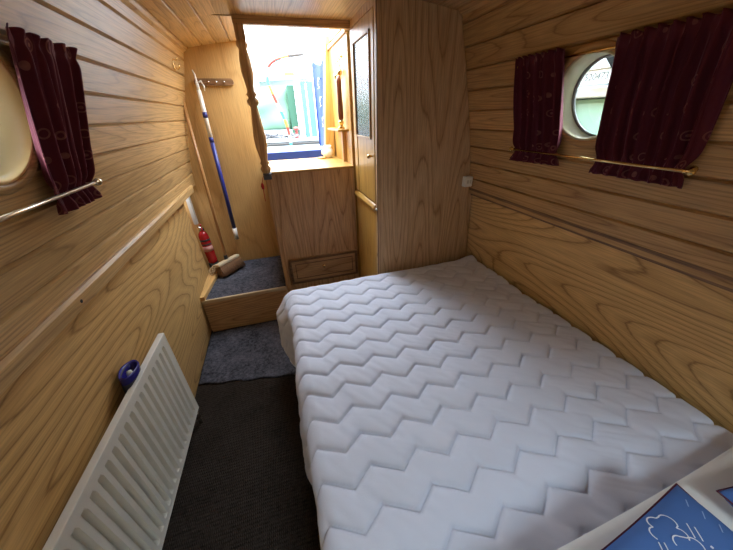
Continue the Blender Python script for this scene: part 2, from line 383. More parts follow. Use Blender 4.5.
def plank_wall(name, grooves, fx, sgn, y0, y1, mat, holes, z0=1.0, z1=1.93):
    """solid wall of lapped planks: inner face fx(z), V grooves, thickness to the outside"""
    prof = []; pid = []
    zs = [z0] + grooves + [z1]
    for i in range(len(zs) - 1):
        a, b = zs[i], zs[i + 1]; g = .006
        a2 = a + (g if i else 0); b2 = b - (g if i < len(zs) - 2 else 0)
        for k in range(4):
            z = a2 + (b2 - a2) * k / 3; prof.append((fx(z), z)); pid.append(i)
        if i < len(zs) - 2: prof.append((fx(b) - sgn * .011, b)); pid.append(i)
    n = len(prof)
    outer = [(fx(z1) - sgn * .09, z1), (fx(z0) - sgn * .09, z0)]
    poly = prof + outer; N_ = len(poly)
    vs = [(p[0], y0, p[1]) for p in poly] + [(p[0], y1, p[1]) for p in poly]
    fs = [(i, (i + 1) % N_, N_ + (i + 1) % N_, N_ + i) for i in range(N_)] + [tuple(range(N_))[::-1], tuple(range(N_, 2 * N_))]
    me = bpy.data.meshes.new(name); me.from_pydata(vs, [], fs)
    bm = bmesh.new(); bm.from_mesh(me); bmesh.ops.recalc_face_normals(bm, faces=bm.faces[:]); bm.to_mesh(me); bm.free()
    ul = me.uv_layers.new(name='UVMap')
    off = [(random.uniform(0, 30), random.uniform(0, 30)) for _ in range(len(zs))]
    for p in me.polygons:
        zc = p.center.z; k = sum(1 for g in grooves if zc > g)
        for li in p.loop_indices:
            c = me.vertices[me.loops[li].vertex_index].co
            ul.data[li].uv = (c.y + off[k][0], c.z + off[k][1])
    me.materials.append(mat); o = bpy.data.objects.new(name, me); COL.objects.link(o)
    bool_cut(o, [cutter(y, z, r, min(fx(z) - sgn * .3, fx(z) + sgn * .3), max(fx(z) - sgn * .3, fx(z) + sgn * .3)) for (y, z, r) in holes])
    return struct(o)
GZ = [1.09 + .0885 * i for i in range(9)]
PHL = (0.845, 1.47, .132); PHR = (0.866, 1.475, .134)
wl = plank_wall('wall_left', GZ, wx, 1, YN, YB, OAK, [PHL, (-.75, 1.475, .132)])  # second hole on each side: added porthole behind the camera
wr = plank_wall('wall_right', [1.09 + .0905 * i for i in range(9)], rx, -1, YN, YB, OAKR, [PHR, (-.75, 1.475, .134)])

# lower wall panels (one slab each side), with the hull leaning out a little above the floor
b = MB(); b.prism([(-.684, 0), (-.67, .3), (-.682, .92), (-.684, 1.0), (-.80, 1.0), (-.80, 0)], 1, YN, 2.42)
struct(b.build('wall_left', OAKP, grain=1))
b = MB(); b.box(-.86, -.80, 2.3, YB + .04, 0, 1.0); struct(b.build('wall_left', BULK, grain=2))
b = MB(); b.prism([(1.215, 0), (1.215, .55), (1.178, 1.0), (1.33, 1.0), (1.33, 0)], 1, YN, YB)
struct(b.build('wall_right', OAKP, grain=1))
# gunwale ledges
b = MB(); b.prism([(-.70, .975), (-.615, .970), (-.602, .978), (-.597, 1.018), (-.603, 1.029), (-.63, 1.031), (-.70, 1.031)], 1, YN, 2.47)
struct(b.build('trim_1', OAK, grain=1))
b = MB(); b.prism([(1.168, .985), (1.168, 1.004), (1.20, 1.004), (1.20, .985)], 1, YN, YW)
b.prism([(1.150, 1.018), (1.150, 1.03), (1.2, 1.03), (1.2, 1.018)], 1, YN, YW)
struct(b.build('trim_2', MAH, grain=1))
# knot hole in the left ledge
b = MB(); b.lathe([(0, 0), (.006, .0005), (.005, .0012), (0, .0015)], (-.5992, .905, 1.0), (1, 0, 0), 12); k = b.build('knot', BLACK); struct(k); k.name = 'trim_1_knot'
KN = k

# floor
b = MB(); b.box(-.82, 1.35, YN, YB + .04, -.04, 0); struct(b.build('floor', FLOORC))

# ceiling of lengthwise boards with a hatch opening
def ceiling(x0, x1, y0, y1, name='ceiling'):
    g = []; x = CX - .045 - .09 * 12
    while x < x1 - .01:
        if x > x0 + .01: g.append(x)
        x += .09
    xs = [x0] + g + [x1]; prof = []
    for i in range(len(xs) - 1):
        a, c = xs[i], xs[i + 1]; a2 = a + (.0055 if i else 0); c2 = c - (.0055 if i < len(xs) - 2 else 0)
        for k in range(3):
            xx = a2 + (c2 - a2) * k / 2; prof.append((xx, cz(xx)))
        if i < len(xs) - 2: prof.append((c, cz(c) + .012))
    poly = prof + [(x1, cz(x1) + .07), (x0, cz(x0) + .07)]
    N_ = len(poly)
    vs = [(p[0], y0, p[1]) for p in poly] + [(p[0], y1, p[1]) for p in poly]
    fs = [(i, (i + 1) % N_, N_ + (i + 1) % N_, N_ + i) for i in range(N_)] + [tuple(range(N_))[::-1], tuple(range(N_, 2 * N_))]
    me = bpy.data.meshes.new(name); me.from_pydata(vs, [], fs)
    bm = bmesh.new(); bm.from_mesh(me); bmesh.ops.recalc_face_normals(bm, faces=bm.faces[:]); bm.to_mesh(me); bm.free()
    ul = me.uv_layers.new(name='UVMap'); off = [(random.uniform(0, 30), random.uniform(0, 30)) for _ in range(len(xs) + 1)]
    for p in me.polygons:
        k = sum(1 for q in g if p.center.x > q)
        for li in p.loop_indices:
            c = me.vertices[me.loops[li].vertex_index].co; ul.data[li].uv = (c.y + off[k][0], c.x + off[k][1])
    me.materials.append(OAK); o = bpy.data.objects.new(name, me); COL.objects.link(o); return struct(o)
ceiling(-.56, 1.10, -.45, 2.0); ceiling(-.56, -.050, 2.0, YB); ceiling(.545, 1.10, 2.0, YB)
ceiling(-.56, 1.10, YN, -1.37); ceiling(-.56, .05, -1.37, -.73); ceiling(.69, 1.10, -1.37, -.73); ceiling(-.56, 1.10, -.73, -.45)  # boards leave an opening for the added roof light
# corner mouldings where the walls meet the ceiling
for s in (0, 1):
    b = MB(); x = -.437 if s == 0 else 2 * CX + .437
    d = 1 if s == 0 else -1
    b.prism([(x - d * .03, 1.84), (x - d * .002, 1.838), (x + d * .02, 1.85), (x + d * .028, 1.862), (x + d * .03, 1.90), (x - d * .03, 1.90)], 1, YN, YB if s == 0 else YW)
    struct(b.build('trim_%d' % (3 + s), OAK if s == 0 else OAKR, grain=1))
# lintel under the ceiling at the hatch
b = MB(); b.box(-.073, .54, 1.985, 2.02, 1.868, 1.93, .003); struct(b.build('trim_5', OAKL, grain=0))
# stern bulkhead with the doorway
b = MB(); b.box(-.80, -.06, YB, YB + .04, 0, 1.95); b.box(-.06, .515, YB, YB + .04, 0, 1.09); b.box(.515, 1.15, YB, YB + .04, 0, 1.95)
struct(b.build('wall_rear', BULK, grain=2))
b = MB(); b.box(-.75, 1.3, YN - .04, YN, 0, 1.95); struct(b.build('wall_front', BULK, grain=2))
# lining beside the doorway
b = MB(); b.box(.53, .555, YP + .03, YB, 0, 1.87); struct(b.build('wall_right', HONEY, grain=2))
b = MB(); b.box(.518, .56, YP + .03, YB, 1.862, 1.885, .003); struct(b.build('trim_6', OAKL, grain=1))
# door frame of honey pine
b = MB(); b.prism([(.437, 1.13), (.515, 1.13), (.552, 1.90), (.508, 1.90)], 1, YB - .035, YB + .05); b.box(-.06, .475, YB - .02, YB + .05, 1.091, 1.128, .003)
struct(b.build('trim_7', HONEY, grain=2))

# portholes : liner, seal, glass
def porthole(n, c, fx, sgn, bez):
    """every ring is sheared so that it follows the leaning cabin side"""
    y, z, r = c; out = -sgn
    def sh(b_):
        for v in b_.bm.verts: v.co.x = fx(v.co.z) + out * v.co.x
        return b_
    def ring(prof, seg=64):
        b_ = MB(); b_.lathe(prof, (0, y, z), (1, 0, 0), seg, loop=True); return sh(b_)
    fr = struct(ring([(r - .001, -.004), (r - .006, -.008), (r - .010, -.004), (r - .011, .075), (r - .001, .075)]).build('window_%d' % n, CREAM if sgn < 0 else AMBER))
    ring([(r - .006, .066), (r - .015, .066), (r - .017, .072), (r - .015, .080), (r - .006, .080)]).build('window_seal', RUBBER, fr)
    b_ = MB(); b_.lathe([(0, .072), (r - .010, .072), (r - .010, .076), (0, .076)], (0, y, z), (1, 0, 0), 64); sh(b_).build('window_glass', GLASS, fr)
    ring([(r - .002, .004), (r - .002, -.007), (r + .003, -.010), (r + .016, -.009), (r + .020, -.004), (r + .020, .004)]).build('window_bezel', bez, fr, grain=1)
    return fr
porthole(1, PHL, wx, 1, OAK); porthole(2, PHR, rx, -1, OAKR)
porthole(3, (-.75, 1.475, .132), wx, 1, OAK); porthole(4, (-.75, 1.475, .134), rx, -1, OAKR)  # extra pair added out of view behind the camera to light the foreground
# roof light added unseen behind the camera to brighten the foreground
b = MB(); b.box(.04, .06, -1.38, -.72, 1.9, 2.0); b.box(.68, .70, -1.38, -.72, 1.9, 2.0); b.box(.06, .68, -1.38, -1.36, 1.9, 2.0); b.box(.06, .68, -.74, -.72, 1.9, 2.0)
f = struct(b.build('window_5', OAK, grain=0))
b = MB(); b.box(.06, .68, -1.36, -.74, 1.985, 1.99); b.build('window_glass', GLASS, f)

# ------------------------------------------------------------------ big furniture
# locker under the doorway
t = empty('storage_locker', (.24, 2.3, 0), 'oak locker below the doorway with a small drawer in its front', 'locker')
b = MB(); b.box(-.062, .526, YP + .018, YB - .006, 0, 1.085); b.build('carcass', OAKL, t, grain=2)
b = MB(); b.box(-.062, -.024, YP - .004, YP + .018, .0, 1.13, .002); b.box(-.024, .528, YP, YP + .018, .52, 1.13, .0); b.box(-.024, .528, YP, YP + .018, 0, .30)
b.build('front_panel', OAKL, t, grain=2)
b = MB(); b.box(-.07, .528, YP - .006, YB - .037, 1.13, 1.146, .003); b.build('top_ledge', HONEY, t, grain=0)
d = MB(); d.box(-.012, .518, YP - .006, YP + .012, .305, .512, .003)
dr = d.build('drawer', OAKL, t, grain=0)
m_ = MB()
for (x0, x1, z0, z1) in ((-.012, .518, .495, .512), (-.012, .518, .305, .322), (-.012, .006, .322, .495), (.50, .518, .322, .495)): m_.box(x0, x1, YP - .014, YP - .005, z0, z1, .003)
m_.build('drawer_moulding', MAH, dr, grain=0)
m_ = MB()
for (x0, x1, z0, z1) in ((.03, .48, .466, .472), (.03, .48, .345, .351), (.03, .036, .351, .466), (.474, .48, .351, .466)): m_.box(x0, x1, YP - .010, YP - .005, z0, z1, .001)
m_.build('panel_groove', MAH, dr, grain=0)
k = MB(); k.lathe([(.007, 0), (.006, .008), (.013, .012), (.015, .018), (.011, .025), (0, .027)], (.25, YP - .006, .432), (0, -1, 0)); k.build('knob', BRASS, dr)

# turned post at the left of the doorway
b = MB(); P0 = []
pr = [(.020, 0), (.026, .02), (.026, .03), (.016, .044), (.024, .058), (.016, .072), (.019, .09), (.028, .15), (.030, .20), (.024, .27), (.017, .34), (.016, .36), (.026, .374), (.027, .388), (.016, .403), (.024, .418), (.016, .434), (.018, .46), (.026, .52), (.024, .58), (.017, .62), (.024, .633), (.024, .645), (.020, .655)]
b.lathe([(r * 1.2, h) for r, h in pr], (-.047, 1.99, 1.146), (0, 0, 1), 24)
b.box(-.071, -.022, 1.968, 2.012, 1.80, 1.868, .004)
tag(b.build('turned_post', OAKL, grain=2), 'dark brown turned wooden post at the left edge of the doorway opening', 'post')

# wardrobe
t = empty('wardrobe', (.85, 1.8, 0), 'tall oak wardrobe with a net-curtained side door, standing at the bed foot', 'wardrobe')
def wall_in(z): return (rx(z) if z > 1.0 else 1.178 + (1.0 - z) * .08) - .002
pts = [(.575, 0), (1.2, 0), (1.2, .55), (wall_in(1.0), 1.0), (rx(1.04) - .003, 1.035), (rx(1.178) - .003, 1.178), (rx(1.39) - .003, 1.39), (rx(1.62) - .003, 1.62), (rx(1.80) - .004, 1.80), (rx(1.845) - .004, 1.845), (.962, cz(.962) - .004), (.93, cz(.93) - .004), (.575, cz(.575) - .004)]
b = MB(); b.prism(pts, 1, YW, YW + .018); b.build('front_panel', OAKW, t, grain=2)
b = MB(); b.box(.538, .576, YW - .004, YW + .024, 0, 1.905, .003); b.build('corner_stile', OAKW, t, grain=2)
b = MB(); b.box(.5385, .5425, YW - .006, YW - .001, 0, 1.90); b.build('edge_bead', MAH, t, grain=2)
b = MB(); b.box(.538, .558, YW + .024, 2.006, 0, .94); b.build('side_panel', HONEY, t, grain=2)
b = MB(); b.prism([(.522, .955), (.522, .965), (.532, .98), (.5385, .985), (.5385, .94), (.532, .942)], 1, YW + .024, 2.004); b.build('rail_moulding', HONEY, t, grain=1)
b = MB(); b.box(.56, .58, 1.985, 2.006, 0, 1.90); b.box(.538, .558, YW + .024, 2.006, 1.865, 1.90); b.build('side_frame', OAKL, t, grain=2)
dy0, dy1, dz0, dz1 = YW + .03, 1.99, .99, 1.862
b = MB(); b.box(.536, .556, dy0, dy0 + .055, dz0, dz1, .003); b.box(.536, .556, dy1 - .07, dy1, dz0, dz1, .003)
b.box(.536, .556, dy0 + .055, dy1 - .07, dz1 - .07, dz1, .003); b.box(.540, .554, dy0 + .055, dy1 - .07, dz0, 1.34, .002)
dd = b.build('door', HONEY, t, grain=2)
b = MB()
for (y0, y1, z0, z1) in ((dy0 + .05, dy0 + .06, 1.335, dz1 - .065), (dy1 - .075, dy1 - .065, 1.335, dz1 - .065), (dy0 + .05, dy1 - .065, dz1 - .075, dz1 - .065), (dy0 + .05, dy1 - .065, 1.33, 1.34)): b.box(.529, .537, y0, y1, z0, z1, .002)
b.build('glazing_bead', OAKL, dd, grain=2)
ny, nz = 70, 60; vs = []; fs = []
for j in range(nz + 1):
    for i in range(ny + 1):
        y = dy0 + .055 + (dy1 - dy0 - .125) * i / ny; z = 1.34 + (dz1 - .07 - 1.34) * j / nz
        vs.append((.545 + .0035 * math.sin(i * .9 + .8 * math.sin(j * .22)) + .0015 * math.sin(i * 2.1 + j * .5), y, z))
for j in range(nz):
    for i in range(ny): a = j * (ny + 1) + i; fs.append((a, a + 1, a + ny + 2, a + ny + 1))
b = MB(); b.box(.5375, .5385, dy0 + .055, dy1 - .07, 1.34, dz1 - .07); b.build('glass_pane', GLASSD, dd)
nc = mesh_obj('net_curtain', vs, fs, LACE, dd, smooth=True); nc.matrix_parent_inverse = dd.matrix_world.inverted()
nc.parent = dd; nc.matrix_parent_inverse = Matrix.Identity(4)
md = nc.modifiers.new('s', 'SOLIDIFY'); md.thickness = .001
b = MB(); b.lathe([(.005, 0), (.005, .014), (.011, .018), (.013, .025), (.009, .032), (0, .034)], (.540, 1.622, 1.245), (-1, 0, 0)); b.build('knob', BRASS, dd)
b = MB(); b.lathe([(.005, 0), (.005, .006), (.008, .010), (.006, .016), (0, .018)], (.536, YW + .002, .965), (-.4, -1, 0), 14); b.build('catch_button', STEEL, t)

# step box
t = empty('step_box', (-.37, 2.3, 0), 'carpeted boxed step in the left corner under the boat hook', 'step')
b = MB(); b.box(-.668, -.066, YP, YB, 0, .285); b.build('riser', OAKL, t, grain=0)
b = MB(); b.box(-.668, -.066, YP + .005, YB - .002, .287, .300, .004); b.build('step_carpet', GREYC, t)
b = MB(); b.box(-.668, -.068, YP - .012, YP + .004, .272, .300, .003); b.build('nosing', STRAW, t, grain=0)
b = MB(); b.prism([(-.668, 2.0), (-.640, 2.0), (-.575, 2.56), (-.62, 2.60), (-.668, 2.60)], 2, .301, .33); tag(b.build('wood_batten', BULK, grain=1), 'pale wood batten on the step along the left wall under the extinguisher', 'batten')

# carpet mat in front of the step
vs = []; nx_, ny_ = 40, 36
for j in range(ny_ + 1):
    for i in range(nx_ + 1):
        u, v = i / nx_, j / ny_
        x = -.676 + u * .62; y = 1.485 + v * .515 - .12 * u * (1 - v) + .006 * math.sin(u * 23) * (1 - v)
        vs.append((x, y, .010 + .0015 * math.sin(u * 9 + v * 5)))
fs = [(j * (nx_ + 1) + i, j * (nx_ + 1) + i + 1, (j + 1) * (nx_ + 1) + i + 1, (j + 1) * (nx_ + 1) + i) for j in range(ny_) for i in range(nx_)]
mo = mesh_obj('carpet_mat', vs, fs, GREYC, smooth=True); md = mo.modifiers.new('s', 'SOLIDIFY'); md.thickness = .009; md.offset = -1
tag(mo, 'blue grey carpet offcut on the floor in front of the step', 'mat')

# ------------------------------------------------------------------ bed
XL0, XR0, YF, YN0, ZT = -.045, 1.19, 1.50, -.5, .565
t = empty('bed_base', (.57, .5, 0), 'low wooden bed base under the quilted white mattress cover', 'bed')
b = MB(); b.box(.0, 1.2, YN0, 1.48, 0, .30, .004); b.build('base_panel', OAKL, t, grain=1)
b = MB(); b.box(-.02, 1.185, YN0, 1.49, .302, .545, .03); tag(b.build('mattress', MATTR), 'thick double mattress hidden under the quilted white cover', 'mattress')

def zz(x):                                   # zigzag stitch line offset
    p = .1445; u = ((x + .022) / p) % 1.0
    return -.045 * (u / .58) if u < .58 else -.045 * (1 - (u - .58) / .42)
def quilt(x, y):
    p = .1; v = (y - .432 - zz(x)) / p; f = abs(v - round(v)) * p
    h = .0105 * (1 - math.exp(-(f / .010) ** .85)) - .0045 * math.exp(-(f / .0036) ** 2)
    return h
def vn(x, y, s):
    xi, yi = math.floor(x), math.floor(y); xf, yf = x - xi, y - yi
    def h(a, b_): return (math.sin(a * 127.1 + b_ * 311.7 + s * 74.7) * 43758.5453) % 1.0
    xf = xf * xf * (3 - 2 * xf); yf = yf * yf * (3 - 2 * yf)
    return (h(xi, yi) * (1 - xf) + h(xi + 1, yi) * xf) * (1 - yf) + (h(xi, yi + 1) * (1 - xf) + h(xi + 1, yi + 1) * xf) * yf
def wrinkle(x, y):
    r = .0
    a, c = x * .8 + y * .6, -x * .6 + y * .8
    r += (vn(a * 55, c * 11, 1) - .5) * .0028          # fine pulls across the cloth
    r += (vn(x * 22 + y * 6, y * 16, 2) - .5) * .0032
    r += (vn(x * 5, y * 5, 3) - .5) * .009
    k = max(0, min(1, (x - .30) / .4)); e_ = x * .5 + y * .87; g_ = x * .87 - y * .5; r += (.25 + k) * (abs(vn(e_ * 60, g_ * 7, 4) - .5)) * .0034
    return r
st = .0044; r0 = .045
drop_l, drop_f = .37, .20
xs = [XL0 - drop_l + st * i for i in range(int((XR0 - XL0 + drop_l) / st) + 1)]
ys = [YN0 + st * j for j in range(int((YF - YN0 + drop_f) / st) + 1)]
def fold(d):                                 # arc length past the edge -> (out, down)
    if d <= 0: return 0, 0
    q = r0 * PI / 2
    if d < q: a = d / r0; return r0 * math.sin(a), r0 * (1 - math.cos(a))
    return r0 + (d - q) * .04, r0 + (d - q)
vs = []; uvs = []
for y in ys:
    for x in xs:
        ox = max(0, (XL0 + r0) - x); oy = max(0, y - (YF - r0)); d = math.hypot(ox, oy)
        if oy > 0 and ox > 0: d = (ox ** 3 + oy ** 3) ** (1 / 3)
        o_, dn = fold(d); q = quilt(x, y) + wrinkle(x, y)
        ux, uy = ((ox, oy) if d > 0 else (0, 0)); L_ = math.hypot(ux, uy) or 1; ux /= L_; uy /= L_
        bx = min(max(x, XL0 + r0), XR0); by = min(y, YF - r0)
        hang = min(1, dn / .12)
        wav = hang * (.012 * math.sin(y * 9 + 1) + .006 * math.sin(y * 31)) if ux > .5 else hang * .004 * math.sin(x * 20)
        flare = hang * .055 * math.exp(-((y - 1.42) / .16) ** 2) if ux > .3 else 0
        out_ = o_ + wav + flare + (q if d > 0 else 0) * min(1, d / .05)
        zf = ZT - dn + q * (1 - min(1, d / .07))
        # mattress crown & right edge roll
        if x > 1.12: zf += .004 * ((x - 1.12) / .07)
        zf += .018 * math.exp(-(((x - 1.17) / .06) ** 2 + ((y - 1.46) / .05) ** 2))
        zf = max(zf, .22)
        px, py = bx - ux * out_, by + min(uy * out_, .049 if x > .5 else .075)
        vs.append((px, py, zf)); uvs.append((x, y))
nx_ = len(xs); fs = [(j * nx_ + i, j * nx_ + i + 1, (j + 1) * nx_ + i + 1, (j + 1) * nx_ + i) for j in range(len(ys) - 1) for i in range(nx_ - 1)]
cv = mesh_obj('mattress_cover', vs, fs, COVERM, uvs=uvs, smooth=True)
md = cv.modifiers.new('s', 'SOLIDIFY'); md.thickness = .003; md.offset = -1
tag(cv, 'white quilted mattress cover with zigzag stitching spread over the bed', 'bedding')

# pillows
def pillow_mesh(w_, h_, t_, n=48, seed=0, sharp=3.0):
    """closed pillow, local x,y in the plane; returns verts, faces, top function"""
    def ht(u, v):
        a = (1 - abs(u) ** sharp) * (1 - abs(v) ** sharp)
        return t_ / 2 * max(a, 0) ** .45 + (vn(u * 4 + 9, v * 4 + 7, seed) - .5) * .010 * max(a, 0) ** .5
    def pos(u, v):
        pin = 1 - .045 * (1 - abs(v) ** 2) * abs(u) ** 4; pin2 = 1 - .045 * (1 - abs(u) ** 2) * abs(v) ** 4
        return u * w_ / 2 * pin, v * h_ / 2 * pin2
    vs = []; fs = []
    for sgn in (1, -1):
        for j in range(n + 1):
            for i in range(n + 1):
                u, v = -1 + 2 * i / n, -1 + 2 * j / n; x, y = pos(u, v); vs.append((x, y, sgn * ht(u, v) + (0 if sgn > 0 else -.0005)))
    m = (n + 1) ** 2
    for j in range(n):
        for i in range(n):
            a = j * (n + 1) + i; fs.append((a, a + 1, a + n + 2, a + n + 1)); fs.append((m + a, m + a + n + 1, m + a + n + 2, m + a + 1))
    for i in range(n):
        for (a, c) in ((i, i + 1), ((n) * (n + 1) + i + 1, n * (n + 1) + i), ((i + 1) * (n + 1), i * (n + 1)), (i * (n + 1) + n, (i + 1) * (n + 1) + n)):
            fs.append((c, a, m + a, m + c))
    return vs, fs, pos, ht
def place(vs, M_): return [tuple(M_ @ Vector(v)) for v in vs]
# white pillow across the bed head
v, f, pos, ht = pillow_mesh(1.16, .52, .075, seed=3)
MW = Matrix.Translation((.585, -.13, .628)) @ Matrix.Rotation(math.radians(1), 4, 'Z')
wp = mesh_obj('white_pillow', place(v, MW), f, SHEET, smooth=True)
tag(wp, 'long plain white pillow under the blue pillows at the bed head', 'pillow')

def strip(pts, width, top, M_, lift=.0012):
    """thin printed line lying on the pillow; pts in pillow local metres"""
    b_ = MB(); out = []
    for i, p in enumerate(pts):
        a = Vector(pts[max(0, i - 1)]); c = Vector(pts[min(len(pts) - 1, i + 1)]); t_ = (c - a).normalized(); nn = Vector((-t_.y, t_.x)) * width / 2
        for s_ in (1, -1):
            q = Vector(p) + nn * s_; out.append(M_ @ Vector((q.x, q.y, top(q.x, q.y) + lift)))
    fs_ = [(2 * i, 2 * i + 1, 2 * i + 3, 2 * i + 2) for i in range(len(pts) - 1)]
    return out, fs_
def blue_pillow(cx_, cy_, cz_, rot, w_, h_, label, motifs, seed, tilt=0):
    v, f, pos, ht = pillow_mesh(w_, h_, .070, seed=seed, sharp=5)
    M_ = Matrix.Translation((cx_, cy_, cz_)) @ Matrix.Rotation(math.radians(rot), 4, 'Z') @ Matrix.Rotation(math.radians(tilt), 4, 'X')
    root = empty('blue_pillow', (cx_, cy_, cz_), label, 'pillow')
    inv = Matrix.Translation((-cx_, -cy_, -cz_))
    o = mesh_obj('pillowcase', place(v, inv @ M_), f, PILB, root, smooth=True)
    rim = []
    n = 40
    for a, c, d, e in ((-1, -1, 1, -1), (1, -1, 1, 1), (1, 1, -1, 1), (-1, 1, -1, -1)):
        for k in range(n): u = a + (d - a) * k / n; vv = c + (e - c) * k / n; x, y = pos(u, vv); rim.append(inv @ M_ @ Vector((x, y, .0)))
    b_ = MB(); b_.tube(rim, .002, 8, True); pp = b_.build('piping', MAROON); pp.parent = root
    def top(x, y): return ht(max(-1, min(1, x / (w_ / 2))), max(-1, min(1, y / (h_ / 2))))
    for kind, items in motifs.items():
        for it in items:
            if it[0] == 'line':
                pts_ = []
                src = it[1]
                for i in range(len(src) - 1):
                    for k in range(6): pts_.append((src[i][0] + (src[i + 1][0] - src[i][0]) * k / 6, src[i][1] + (src[i + 1][1] - src[i][1]) * k / 6))
                pts_.append(src[-1]); o_, f_ = strip(pts_, it[2], top, inv @ M_)
            else:                                   # filled polygon as a fan of small triangles
                src = it[1]; c0 = Vector((sum(p[0] for p in src) / len(src), sum(p[1] for p in src) / len(src))); o_ = []; f_ = []
                for i in range(len(src)):
                    a = Vector(src[i]); c = Vector(src[(i + 1) % len(src)]); K = 6
                    base = len(o_)
                    for p_ in range(K + 1):
                        for q_ in range(K + 1):
                            e_ = a.lerp(c, q_ / K); pt = c0.lerp(e_, p_ / K); o_.append(inv @ M_ @ Vector((pt.x, pt.y, top(pt.x, pt.y) + .0012)))
                    for p_ in range(K):
                        for q_ in range(K):
                            s0 = base + p_ * (K + 1) + q_; f_.append((s0, s0 + 1, s0 + K + 2, s0 + K + 1))
            mesh_obj({'poly': 'printed_bird', 'line': 'printed_line', 'dot': 'printed_line'}[it[0]] if it[0] != 'line' or len(it[1]) < 5 else 'printed_cloud', o_, f_, PRINTW if kind == 'w' else PRINTL, root)
    return root
def arc(cx_, cy_, r, a0, a1, n=8): return [(cx_ + r * math.cos(math.radians(a0 + (a1 - a0) * k / n)), cy_ + r * math.sin(math.radians(a0 + (a1 - a0) * k / n))) for k in range(n + 1)]
def motif(ox, oy, s=1.0):
    R_ = lambda pts: [(ox + x * s, oy + y * s) for x, y in pts]
    cloud = arc(-.035, .045, .016, 200, 60) + arc(-.010, .058, .018, 150, 30) + arc(.020, .050, .017, 110, -60) + arc(.012, .022, .014, 60, -80)
    cloud2 = arc(-.010, .012, .016, 170, 40) + arc(.016, -.004, .017, 90, -60) + arc(.010, -.034, .014, 50, -120)
    w_ = [('line', R_(cloud), .0022), ('line', R_(cloud2), .0022),
          ('line', R_([(.035, .005), (.058, .030)]), .0022), ('line', R_([(.045, -.006), (.066, .018)]), .0022), ('line', R_([(.046, -.020), (.052, -.020)]), .004),
          ('line', R_([(-.06, .01), (-.045, .03)]), .002), ('line', R_([(-.068, .02), (-.055, .036)]), .002),
          ('poly', R_([(-.085, -.012), (-.045, .004), (-.020, -.012), (-.045, -.022)])),
          ('poly', R_([(-.045, .012), (-.015, -.006), (.022, -.030), (-.02, -.024)])),
          ('line', R_([(-.10, -.03), (-.09, -.045), (-.08, -.03), (-.07, -.045)]), .002)]
    return w_
rim = [('line', [(-.24 + .035 * i, .188 + .006 * (i % 2)), (-.222 + .035 * i, .182)], .002) for i in range(14)]
rim2 = [('line', [(.262, .185 - .024 * i), (.248, .176 - .024 * i)], .002) for i in range(13)]
blue_pillow(.465, -.125, .704, 5, .60, .42, 'blue cotton pillow printed with white origami birds, nearest the bed centre',
            {'w': motif(.160, .140, .75) + motif(.02, .10, .62) + motif(-.12, .02) + motif(.14, -.10, .9), 'l': rim2}, 5)
blue_pillow(.978, -.128, .704, -4, .36, .38, 'blue printed pillow at the bed head against the right wall panel, mostly out of view',
            {'w': [('poly', [(-.17, .12), (-.13, .17), (-.10, .14)])] + motif(.02, .02, .8), 'l': []}, 9)

# ------------------------------------------------------------------ radiator (slightly toed in) and bottle behind it
t = empty('radiator', (-.62, .8, .08), 'white ribbed panel radiator on the left wall beside the dark carpet', 'radiator')
xf = Matrix.Translation((-.605, 1.235, 0)) @ Matrix.Rotation(math.radians(-1.6), 4, 'Z')
# local: face looks to +x, length runs along -y ; slight backward lean handled by shear of x with z
RL, RZ0, RZ1 = 1.05, .09, .602
def lean(bm_):
    for v in bm_.verts: v.co.x -= (RZ1 - v.co.z) * .01
prof = []; n = 24; y = -.022; pitch = (RL - .044) / n
for k in range(n):
    prof += [(0.0, y), (0.0, y - pitch * .42), (-.019, y - pitch * .54), (-.019, y - pitch * .88)]; y -= pitch
prof.append((0, y)); prof.append((0, -RL)); prof = [(0, 0)] + prof
vs = []; fs = []
# columns of the face; flutes fade out near the top and bottom rims
zz_ = [RZ0, RZ0 + .028, RZ0 + .042, RZ1 - .042, RZ1 - .028, RZ1]
for j, z in enumerate(zz_):
    k = 0 if j in (0, 1, 4, 5) else 1
    for (x, yy) in prof: vs.append((x * k, yy, z))
m = len(prof)
for j in range(5):
    for i in range(m - 1): a = j * m + i; fs.append((a, a + 1, a + m + 1, a + m))
b = MB(); b._add(vs, fs); b.box(-.022, -.0195, -RL, 0, RZ0, RZ1); b.box(-.022, 0.001, -.004, .001, RZ0, RZ1); b.box(-.022, 0.001, -RL, -RL + .004, RZ0, RZ1); b.box(-.02, .001, -RL, 0, RZ0 - .002, RZ0 + .006)
lean(b.bm); b.build('panel', WHITE, t, xf=xf)
b = MB(); b.box(-.023, .002, -RL - .002, .003, RZ1 - .001, RZ1 + .010, .003); lean(b.bm); b.build('top_cap', WHITE, t, xf=xf)
for yy in (-.15, -.9):
    b = MB(); b.box(-.030, -.023, yy - .02, yy + .02, .2, .5, .002); b.build('wall_bracket', WHITE, t, xf=xf)
b = MB(); b.lathe([(.008, 0), (.008, .09)], (-.012, -.03, 0.001), (0, 0, 1), 12); b.lathe([(.014, 0), (.014, .03), (.009, .04)], (-.012, -.03, .05), (0, 0, 1), 14); b.build('valve', STEEL, t, xf=xf)

